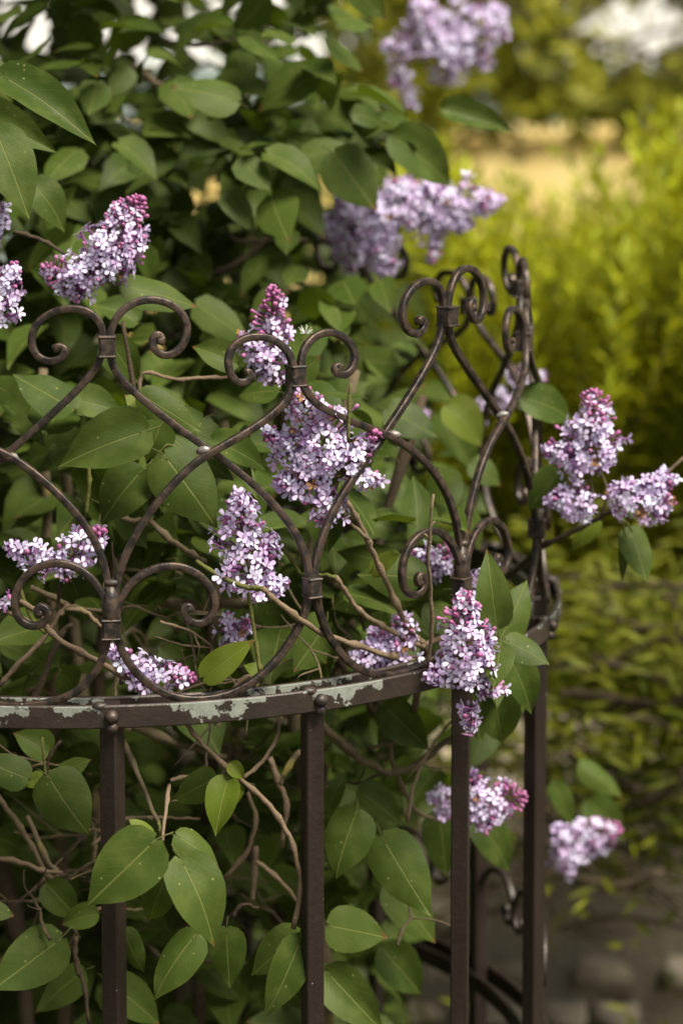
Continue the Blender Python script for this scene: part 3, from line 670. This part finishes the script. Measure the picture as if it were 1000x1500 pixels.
ptw([(180,1085),(200,1130),(232,1205)], [2.12, 1.98], 6, 4, M_LICHEN); ptw([(248,1150),(244,1180),(238,1232)], [1.99, 1.94], 4, 3.2, M_BARK); ptw([(232,1205),(236,1222),(238,1236)], [1.95], 3.5, 3, M_GREENSTEM)
ptw([(395,1110),(410,1150),(420,1180),(412,1240)], [2.15], 6, 5, M_BARK); ptw([(440,1100),(418,1130),(410,1150)], [2.15], 6, 6, M_LICHEN); ptw([(330,1285),(360,1250),(375,1200),(362,1160)], [2.2], 5, 4, M_BARK); ptw([(375,1262),(410,1290),(440,1325)], [2.15], 5, 4, M_BARK)
ptw([(375,1240),(372,1290),(370,1320)], [2.2], 6, 5, M_BARK); ptw([(340,1345),(355,1325),(378,1330)], [2.1], 4, 3, M_BARKD); ptw([(105,1385),(115,1415),(125,1450),(130,1500)], [2.08], 4, 4, M_BARKD)
ptw([(112,1372),(110,1400),(116,1430)], [2.07], 5, 4, M_BARKD); ptw([(490,970),(520,1000),(545,1040),(560,1070)], [2.3], 6, 6, M_BARKD); ptw([(400,1010),(440,985),(500,930)], [2.3], 6, 5, M_BARKD)
ptw([(75,1128),(68,1140),(62,1080)], [2.05], 3, 3, M_GREENSTEM); ptw([(90,1085),(72,1110),(70,1138)], [2.06], 3.5, 3, M_BARKD)
rs2 = np.random.RandomState(21)
for i in range(64):                                # fine tangled twigs inside the cage, forking
    u0, v0 = rs2.uniform(-20, 600), rs2.uniform(860, 1420); Y = cage_front(u0) + rs2.uniform(.06, .40); ln = rs2.uniform(70, 230); an = rs2.choice([-1, 1]) * rs2.uniform(.2, 1.5) + PI / 2 + rs2.normal(0, .4)
    pts = [W(u0 + ln * q * math.cos(an + .5 * q * (i % 3 - 1)) + rs2.normal(0, 3), v0 - ln * q * math.sin(an + .5 * q * (i % 3 - 1)) + rs2.normal(0, 3), Y + .05 * q) for q in np.linspace(0, 1, 6)]
    tw = twig(pts, rs2.uniform(1.8, 3.4) * px(2), 1.2 * px(2), [M_BARK, M_BARKD, M_LICHEN][i % 3], shrub, SREL, seed=i + 300)
    for j in (2, 3):
        d = rs2.normal(0, 1, 3); d[1] *= .4; b_ = pts[j]; e = b_ + unit(d) * rs2.uniform(.02, .06)
        twig([b_, b_ * .5 + e * .5 + rs2.normal(0, .003, 3), e], 1.5 * px(2), .8 * px(2), [M_BARK, M_BARKD, M_LICHEN][i % 3], tw, Matrix(), 'twig', seed=i * 7 + j)
for i in range(9):                                 # thick stems from the ground
    u = [-120, 60, 200, 330, 420, 520, 620, 90, 300][i]; Y = 2.3 + .06 * (i % 5)
    a = W(u, 500 + 40 * (i % 4), Y); g = np.array([-.25 + (a[0] + .25) * .35, 2.5 + (Y - 2.5) * .5, 0])
    mid = g * .5 + a * .5 + rs2.normal(0, .03, 3)
    twig([g, g * .75 + a * .25 + rs2.normal(0, .02, 3), mid, a * .75 + g * .25 + rs2.normal(0, .025, 3), a], .011, .004, M_LICHEN if i % 2 else M_BARKD, shrub, SREL, 'stem', n=6, seed=i)
for i in range(8):
    a = W(rs2.uniform(-200, 560), rs2.uniform(-100, 400), rs2.uniform(3.2, 4.0)); g = np.array([-.6 + rs2.normal(0, .2), 3.6 + rs2.normal(0, .2), 0])
    twig([g, g * .6 + a * .4 + rs2.normal(0, .06, 3), a], .022, .006, M_BARKD, back, BREL, 'stem', n=8, seed=i + 50)

# ------------------------------------------------------------------ flower clusters
def petal(a, L, w, lift, cup, k):
    pts = []; rad = []
    ca_, sa_ = math.cos(a), math.sin(a)
    for r, hw, z in ((.0007, .0005, 0), (L * .42, w * .86, lift * .4), (L * .74, w, lift * .8), (L * .93, w * .55, lift), (L * 1.02, w * .08, lift * .9)):
        for s in (-1, 0, 1):
            zz = z + (cup * abs(s) * hw * .5 if hw > .0006 else 0); xx, yy = r, s * hw
            pts.append((xx * ca_ - yy * sa_, xx * sa_ + yy * ca_, zz)); rad.append(min(1, r / L) * .85 + .15 * abs(s) * (r > .001))
    fs = [(i * 3 + j, i * 3 + j + 1, (i + 1) * 3 + j + 1, (i + 1) * 3 + j) for i in range(4) for j in range(2)]
    return pts, fs, rad
def floret_geo(seed, open_=1.0):
    r_ = np.random.RandomState(seed); mb = MB(); tint = float(np.clip(r_.beta(1.4, 1.9), 0, 1)); lf = r_.normal(.0003, .0011)
    for q in range(4):
        pts, fs, rad = petal(q * PI / 2 + r_.normal(0, .08), .0057 * r_.uniform(.9, 1.08), .00178 * r_.uniform(.9, 1.1), (.0006 * r_.normal() + lf) if open_ > .5 else .0035, .55 * r_.uniform(.2, 1.2), q)
        mb.add(pts, fs, 0, None, tint=tint, rad=np.array(rad))
    sweep(mb, [(0, 0, .0001), (0, 0, -.003), (.0002, 0, -.007), (.0004, 0, -.0105)], [.0009, .00075, .00065, .0008], CIRC[5], (1, 0, 0), 0, cap=False, tint=.8, rad=0.0)
    mb.add([(.0008 * c, .0008 * s, .0004) for c, s in CIRC[5]], [(0, 1, 2, 3, 4)], 1, None, tint=0, rad=0)
    return mb
def bud_geo(seed):
    r_ = np.random.RandomState(seed); mb = MB(); k = r_.uniform(.85, 1.15)
    sweep(mb, [(0, 0, -.0085), (0, 0, -.002), (0, 0, -.0002), (0, 0, .0013), (0, 0, .0030), (0, 0, .0040), (0, 0, .0044)], np.array([.0006, .0008, .0013, .0020, .0020, .0012, .0003]) * k, CIRC[6], (1, 0, 0), 0, tint=r_.rand() ** 1.3, rad=np.repeat([.05, .2, .5, .8, 1, 1, 1], 6))
    return mb
def cat(mb): return (np.concatenate(mb.v), mb.f, np.array(mb.m), {k: np.concatenate(v) for k, v in mb.at.items()})
FL = [floret_geo(i) for i in range(10)] + [floret_geo(50 + i, .3) for i in range(4)]; FLd = [cat(m) for m in FL]
FLM = [m.mesh('floret', [M_PETAL, M_THROAT]) for m in FL]; FLdry = [m.mesh('floret', [M_DRY, M_DRY]) for m in FL[10:]]
BU = [cat(bud_geo(i)) for i in range(6)]
def basis(n, rs):
    z = unit(n); a = unit(rs.normal(0, 1, 3)); x = unit(a - z * np.dot(a, z)); return x, np.cross(z, x), z
CLUSTERS = []   # (depth, lobes, parent key)
def cluster(lobes, parent, pr, ploc, Y, dens=1.0, scale=1.0, dry=0.0, singles=True, seed=0, stalk=True):
    dry = max(dry, .01)
    scale *= 1.04
    rs = np.random.RandomState(seed + 100)
    b0 = W(lobes[0][0], lobes[0][1], Y)
    st = MB(); flo = []; bud = []
    for (bx, by, tx, ty, w, bf, *ex) in lobes:
        dy = ex[0] if ex else -.004
        B, T = W(bx, by, Y), W(tx, ty, Y + dy); ax = T - B; L = np.linalg.norm(ax); a = ax / L; R = w * px(Y) / 2
        e1 = unit(np.cross(a, [.1, 1, .2])); e2 = np.cross(a, e1)
        sweep(st, spline([b0, B + (T - B) * .02, B + ax * .5 + e1 * .001, T], 3), np.linspace(.0017, .0008, 10), CIRC[6], None)
        area = 2 * PI * R * L * .72; n = int(dens * area / (.0080 * scale) ** 2)
        for i in range(n):
            t_ = ((i + .5) / n) ** .92; ph = i * 2.39996 + rs.normal(0, .25)
            prof = np.interp(t_, [0, .08, .25, .5, .75, .92, 1], [.55, .86, 1, .93, .70, .42, .12])
            lump_ = 1 + .20 * math.sin(t_ * 15 + 2.1 * math.cos(ph) + seed) + .14 * math.sin(ph * 2 + t_ * 9 + seed)
            r = R * prof * lump_ * rs.uniform(.72, 1.10)
            if rs.rand() < .22: r *= .72
            rd = e1 * math.cos(ph) + e2 * math.sin(ph)
            p = B + ax * t_ + rd * (r - .002)
            nrm = unit(rd * 1.0 + a * (.18 + .75 * max(0, t_ - .55)) + rs.normal(0, .28, 3) + np.array([0, -.12, .12]))
            pb = bf * (.14 + 2.4 * max(0, t_ - .42))
            if rs.rand() < pb: bud.append((p, nrm, scale * rs.uniform(.68, 1.08)))
            else: flo.append((p, nrm, scale * rs.uniform(.86, 1.14) * (1 - .15 * max(0, t_ - .6))))
            if i % 3 == 0: sweep(st, [B + ax * max(0, t_ - .08), p - nrm * .009 * scale], [.0006, .0004], CIRC[4], None)
    par = link('flower_cluster', st.mesh('flower_cluster', M_STALK), parent, pr)
    blossom = MB(); dryb = MB(); nb = 0
    flo.sort(key=lambda q: q[0][1] - .012 * (-q[1][1]))
    for i, (p, nrm, s) in enumerate(flo):
        x, y, z = basis(nrm, rs)
        isdry = rs.rand() < dry
        k = rs.randint(14) if rs.rand() < .55 else rs.randint(10)
        global n_single
        if singles and not isdry and nrm[1] < -.25 and k < 10 and n_single < 300 and nb < 34:
            link('floret', FLM[k], par, mat4(x * s, y * s, z * s, p)); n_single += 1; nb += 1
        else:
            v, f, m, at = FLd[10 + k % 4] if isdry else FLd[k]
            (dryb if isdry else blossom).add((v * s * (.8 if isdry else 1)) @ np.array([x, y, z]) + p, f, m if not isdry else [0] * len(f), None, **at)
    if blossom.n: tag(link('blossom', blossom.mesh('blossom', [M_PETAL, M_THROAT]), par), kind='stuff')
    if dryb.n: tag(link('dried_blossom', dryb.mesh('dried_blossom', [M_DRY]), par), kind='stuff')
    if bud:
        mb = MB()
        for p, nrm, s in bud:
            x, y, z = basis(nrm, rs); v, f, m, at = BU[rs.randint(6)]; mb.add((v * s) @ np.array([x, y, z]) + p, f, 0, None, **at)
        tag(link('bud_mass', mb.mesh('bud_mass', M_BUD), par), kind='stuff')
n_single = 0
def fc(lobes, Y, **kw): cluster(lobes, shrub, SREL, sh_loc, Y, **kw)
def bc(lobes, Y, **kw): cluster(lobes, back, BREL, bl_loc, Y, singles=False, **kw)
# base x, y, tip x, y, width, share of buds
fc([(690,1000,676,868,92,.55),(692,985,724,945,56,.15),(672,985,622,992,46,.15),(690,1030,688,1078,36,.35),(705,1005,738,1012,40,.8,.02)], 2.055, seed=1)
fc([(500,690,432,572,104,.35,-.01),(470,690,388,632,66,.2),(480,700,405,708,76,.15),(500,690,552,632,46,.35),(490,720,468,768,66,.3),(505,690,560,705,40,.25)], 2.06, seed=2, dry=.07)
fc([(372,872,346,720,98,.3),(370,860,420,855,46,.15)], 2.03, seed=3)
fc([(862,690,871,572,90,.62),(862,680,795,655,60,.35),(880,668,898,672,50,.1),(868,735,800,730,66,.15)], 2.22, seed=4)
fc([(925,745,985,735,60,.1,-.01),(925,735,895,712,66,.15),(938,730,975,690,40,.1),(955,725,992,700,30,.3)], 2.22, seed=5, dry=.06)
fc([(128,410,206,288,92,.55),(125,412,62,392,66,.5),(125,400,110,440,60,.2),(150,390,212,350,66,.4)], 2.14, seed=6)
fc([(-8,470,20,385,66,.45),(-20,360,6,300,50,.3)], 2.08, seed=7)
fc([(398,560,400,420,70,.8),(390,530,350,490,46,.5)], 2.12, seed=8)
fc([(90,828,10,800,48,.12),(95,825,150,775,70,.3),(85,820,100,850,34,.3)], 2.02, seed=9)
fc([(345,945,332,902,50,.4),(345,940,362,905,36,.6)], 2.06, seed=10)
fc([(205,985,285,996,58,.6),(210,985,160,952,50,.2),(215,985,205,1018,50,.3)], 2.03, seed=11)
fc([(580,965,518,955,66,.15),(580,965,594,902,62,.25),(570,955,545,925,50,.2),(565,960,548,988,46,.3)], 2.11, seed=12)
fc([(650,835,600,812,54,.35),(640,830,662,800,46,.8),(700,860,724,820,48,.6),(700,890,718,850,44,.5)], 2.175, seed=13, singles=False)
fc([(686,1185,770,1165,72,.75),(688,1170,694,1130,46,.4),(690,1185,720,1212,46,.5)], 2.24, seed=14, singles=False)
fc([(660,1170,628,1170,42,.1),(655,1180,645,1200,30,.3)], 2.3, seed=15, singles=False)
fc([(812,1240,908,1212,72,.6),(820,1240,835,1285,50,.35),(830,1230,812,1212,50,.3)], 2.6, seed=16, singles=False, dens=.8)
fc([(-30,895,20,878,26,.3)], 2.0, seed=17, singles=False)
fc([(690,610,712,590,40,.2),(735,600,728,570,44,.3),(760,590,798,545,44,.4),(770,560,745,545,44,.2),(620,610,615,600,26,.1)], 2.62, seed=18, singles=False, dens=.8)
bc([(570,330,462,335,92,.08),(560,330,492,280,84,.08),(560,340,560,405,66,.1),(510,340,515,398,64,.05),(570,320,600,262,84,.25),(530,300,575,345,80,.05)], 2.62, seed=20, dens=.9)
bc([(590,310,735,292,84,.12),(610,300,650,270,70,.15),(640,330,632,385,34,.5),(620,310,690,330,50,.1)], 2.66, seed=21, dens=.9)
bc([(640,80,740,15,110,.06),(640,80,610,0,90,.1),(650,80,690,60,80,.06),(640,90,665,120,60,.05)], 3.1, seed=22, dens=.75)
bc([(600,80,560,65,50,.2),(590,120,608,160,34,.2),(595,100,575,130,36,.2)], 3.1, seed=23, dens=.75)

# dandelion seed caught on the short heart's scroll
dl = W(447, 489, 1.985)
mb = MB(); sweep(mb, [dl, dl + [-.004, 0, -.006]], [.0003, .0005], CIRC[5], None)
ds = thing('dandelion_seed', dl, 'tiny white feathery seed caught on the top of a scroll', 'seed')
link('seed_stem', mb.mesh('seed_stem', M_DRY), ds, rel(dl))
mb = MB(); r_ = np.random.RandomState(5)
for i in range(22):
    d = unit([r_.normal(0, 1) - .2, r_.normal(0, .7), abs(r_.normal(.7, .5))]) * r_.uniform(.005, .009); sweep(mb, [dl, dl + d * .6, dl + d], [.00022, .0002, .00012], CIRC[4], None)
t = NT('seed_floss'); M_FLOSS = t.done(t.bsdf(Base_Color=(.8, .8, .76), Roughness=.7))
tag(link('floss', mb.mesh('floss', M_FLOSS), ds, rel(dl)), kind='stuff')

# ================================================================== HEDGE AND TREES AT THE RIGHT
def blade(mb, b, d, n, L, w, rnd):
    x = unit(np.cross(d, n)); n = np.cross(x, d); m_ = b + d * L * .45 - n * L * .04; t_ = b + d * L - n * L * .16
    mb.add([b, m_ + x * w / 2 + n * w * .15, m_ - x * w / 2 + n * w * .15, t_, b + d * L * .45 - n * L * .05], [(0, 4, 1), (0, 2, 4), (1, 4, 3), (4, 2, 3)], 0, None, rnd=rnd)
def sprig_geo(seed, H=.30, nl=34, ll=.046, lw=.0115):
    r_ = np.random.RandomState(seed); mb = MB(); bend = r_.normal(0, .12, 2)
    f = lambda t_: np.array([bend[0] * H * t_ * t_, bend[1] * H * t_ * t_, H * t_])
    sweep(mb, [f(t_) for t_ in (0, .35, .7, 1)], [.0022, .0018, .0013, .0008], CIRC[4], (1, 0, 0), 1, rnd=0)
    for i in range(nl):
        t_ = .08 + .92 * i / (nl - 1); a = i * 2.4 + r_.normal(0, .2); el = .35 + .75 * t_ + r_.normal(0, .15)
        d = unit([math.cos(a) * math.cos(el), math.sin(a) * math.cos(el), math.sin(el)]); n = unit([-math.cos(a) * math.sin(el), -math.sin(a) * math.sin(el), math.cos(el)])
        blade(mb, f(t_), d, n, ll * r_.uniform(.7, 1.15) * (1 - .35 * max(0, t_ - .6)), lw * r_.uniform(.8, 1.2), .25 * t_ + .5 * r_.rand() ** 2)
    return mb
SPR = [sprig_geo(i) for i in range(6)]; SPRd = [cat(m) for m in SPR]; SPRM = [m.mesh('shoot', [M_HEDGE, M_GREENSTEM]) for m in SPR]
hg_loc = (1.1, 5.2, 0)
hedge = thing('hedge', hg_loc, 'bright yellow green hedge of leafy upright shoots behind the cage', 'hedge')
HREL = rel(hg_loc); rs = np.random.RandomState(8)
cand = []
while len(cand) < 3000:
    u = rs.uniform(540, 1350); Y = rs.uniform(3.7, 5.6); v = rs.uniform(255, 1130)
    top = 340 + 22 * math.sin(u / 63 + 1.0) + 30 * math.exp(-((u - 790) / 95) ** 2) + (5.4 - Y) * 22 - max(0, u - 900) * .5
    if v < top: continue
    if v > 900 and rs.rand() < .5 * min(1, (v - 900) / 150): continue
    cl = math.sin(u / 48 + Y * 5) * math.sin(v / 55 + u / 130 + Y * 2)
    if cl < -.25 and rs.rand() < .8: continue
    cand.append((Y + .0012 * max(0, v - 500), u, v))
cand.sort(); mass = MB(); k = 0
for (Y, u, v) in cand:
    c = W(u, v, Y) - np.array([0, 0, .15])
    if c[2] < .12: continue
    s = rs.uniform(.75, 1.25); lean = unit([rs.normal(0, .22), rs.normal(-.15, .2), 1]); x, y, z = basis(lean, rs)
    if k < 300 and 560 < u < 1020: link('shoot', SPRM[rs.randint(6)], hedge, HREL @ mat4(x * s, y * s, z * s, c)); k += 1
    else:
        vv, ff, mm, at = SPRd[rs.randint(6)]; at = dict(at); at['rnd'] = at['rnd'] + rs.rand() * .3; mass.add((vv * s) @ np.array([x, y, z]) + c, ff, mm, None, **at)
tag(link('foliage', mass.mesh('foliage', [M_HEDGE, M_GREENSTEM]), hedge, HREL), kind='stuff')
for i in range(26):
    g = np.array([rs.uniform(.2, 2.2), rs.uniform(4.7, 6.2), 0]); tp = g + [rs.normal(0, .25), rs.normal(0, .15), rs.uniform(.8, 1.25)]
    twig([g, g * .5 + tp * .5 + rs.normal(0, .06, 3), tp], .012, .003, M_BARKD, hedge, HREL, 'stem', n=6, seed=i)

weeds = MB()
for i in range(26):
    c = np.array([rs.uniform(.15, 1.0), rs.uniform(3.2, 3.66), -.02]); s = rs.uniform(.35, .95); x, y, z = basis(unit([rs.normal(0, .4), rs.normal(-.1, .3), 1]), rs); vv, ff, mm, at = SPRd[rs.randint(6)]
    weeds.add((vv * s) @ np.array([x, y, z]) + c, ff, mm, None, **at)
tag(link('weeds', weeds.mesh('weeds', [M_SHADELEAF, M_GREENSTEM])), 'low green weeds growing at the foot of the stone wall', 'weeds', kind='stuff')
# bare twiggy shrub low at the right in front of the stones
bs_loc = (1.0, 4.0, 0)
bare = thing('twiggy_shrub', bs_loc, 'sparse shrub of arching brown twigs and few leaves above the stones', 'shrub')
ZREL = rel(bs_loc); rs = np.random.RandomState(15); few = MB()
for i in range(125):
    u0, v0 = rs.uniform(720, 1120), rs.uniform(840, 1360); Y = rs.uniform(3.05, 3.62); ln = rs.uniform(140, 420); an = rs.normal(-.10, .40) + (PI if rs.rand() < .3 else 0)
    pts = []
    for q in np.linspace(0, 1, 5): pts.append(W(u0 + ln * q * math.cos(an) + rs.normal(0, 9), v0 - ln * q * math.sin(an) * .8 + 70 * q * q + rs.normal(0, 9), Y + .1 * q))
    if min(p_[2] for p_ in pts) < .03 or (v0 > 1130 and rs.rand() < .25): continue
    twig(pts, rs.uniform(.0022, .0055), .0015, M_BARKD, bare, ZREL, 'twig', n=4, seed=i)
    for j in range(rs.randint(40, 95) if v0 < 1100 else rs.randint(0, 8)):
        q = pts[rs.randint(1, 5)] + rs.normal(0, .05, 3); d = unit(rs.normal(0, 1, 3) * [1, .6, .45] + [0, 0, .15]); blade(few, q, d, unit(NCAM + rs.normal(0, .4, 3)), rs.uniform(.03, .06), rs.uniform(.006, .012), rs.rand())
tag(link('foliage', few.mesh('foliage', M_SHADELEAF), bare, ZREL), kind='stuff')
for i, (pl, r) in enumerate([([(800,860),(870,885),(940,930),(1030,985)], .016), ([(810,985),(880,990),(960,1015),(1040,1020)], .02), ([(880,1000),(930,930),(990,870),(1030,840)], .012), ([(860,1020),(920,1060),(1010,1100)], .008)]):
    twig([W(u, v, 3.4 + .06 * i) for u, v in pl], r, r * .7, M_BARKD, bare, ZREL, 'branch', n=6, seed=i)

# tree with small leaves hanging over the garden wall
tr_loc = (2.4, 8.0, 0)
tree = thing('garden_tree', tr_loc, 'small leaved olive green tree hanging over the ochre wall', 'tree')
TREL = rel(tr_loc); rs = np.random.RandomState(33)
trunk = twig([(2.4, 8.0, -.05), (2.35, 8.0, .8), (2.2, 7.95, 1.7), (1.95, 7.9, 2.7)], .10, .05, M_BARKD, tree, TREL, 'trunk', n=6)
ends = []
for i in range(22):
    st_ = np.array([2.2, 7.95, rs.uniform(1.3, 2.6)]); e = W(rs.uniform(520, 1060), rs.uniform(-160, 190), rs.uniform(6.8, 8.8))
    twig([st_, st_ * .5 + e * .5 + [0, 0, .15] + rs.normal(0, .08, 3), e], .02, .004, M_BARKD, tree, TREL, 'branch', n=6, seed=i); ends.append(e)
mass = MB(); n = 0
while n < 8500:
    u = rs.uniform(480, 1180); v = rs.uniform(-320, 230); Y = rs.uniform(6.6, 9.2)
    d = math.hypot((u - 930) / 82, (v - 40) / 50)
    if d < 1.3 and rs.rand() < (1.0 if d < .8 else .93 if d < 1.1 else .6): continue
    if v > 185 and rs.rand() < .8: continue
    if v > 165 and u < 920 and u > 660 and rs.rand() < .75: continue
    cl = math.sin(u / 42 + Y * 4) * math.sin(v / 38 + u / 90)
    if cl < -.2 and rs.rand() < .7: continue
    blade(mass, W(u, v, Y), unit(rs.normal(0, 1, 3) - [0, 0, .3]), unit(NCAM + rs.normal(0, .6, 3)), rs.uniform(.06, .10), rs.uniform(.035, .055), rs.rand()); n += 1
for i in range(7):                                # fine sprays drooping across the bright gap
    u0, v0 = rs.uniform(780, 1030), rs.uniform(-60, 130); Y = rs.uniform(5.2, 6.6); ln = rs.uniform(90, 190); an = rs.normal(-.5, .5) + (PI if rs.rand() < .4 else 0)
    pts = [W(u0 + ln * q * math.cos(an), v0 - ln * q * math.sin(an) * .7 + 45 * q * q, Y) for q in np.linspace(0, 1, 5)]
    twig(pts, .008, .003, M_BARKD, tree, TREL, 'twig', n=3, seed=i)
    for j in range(16): blade(mass, pts[rs.randint(0, 5)] + rs.normal(0, .035, 3), unit(rs.normal(0, 1, 3) - [0, 0, .3]), unit(NCAM + rs.normal(0, .6, 3)), rs.uniform(.035, .06), rs.uniform(.014, .024), rs.rand() * .4)
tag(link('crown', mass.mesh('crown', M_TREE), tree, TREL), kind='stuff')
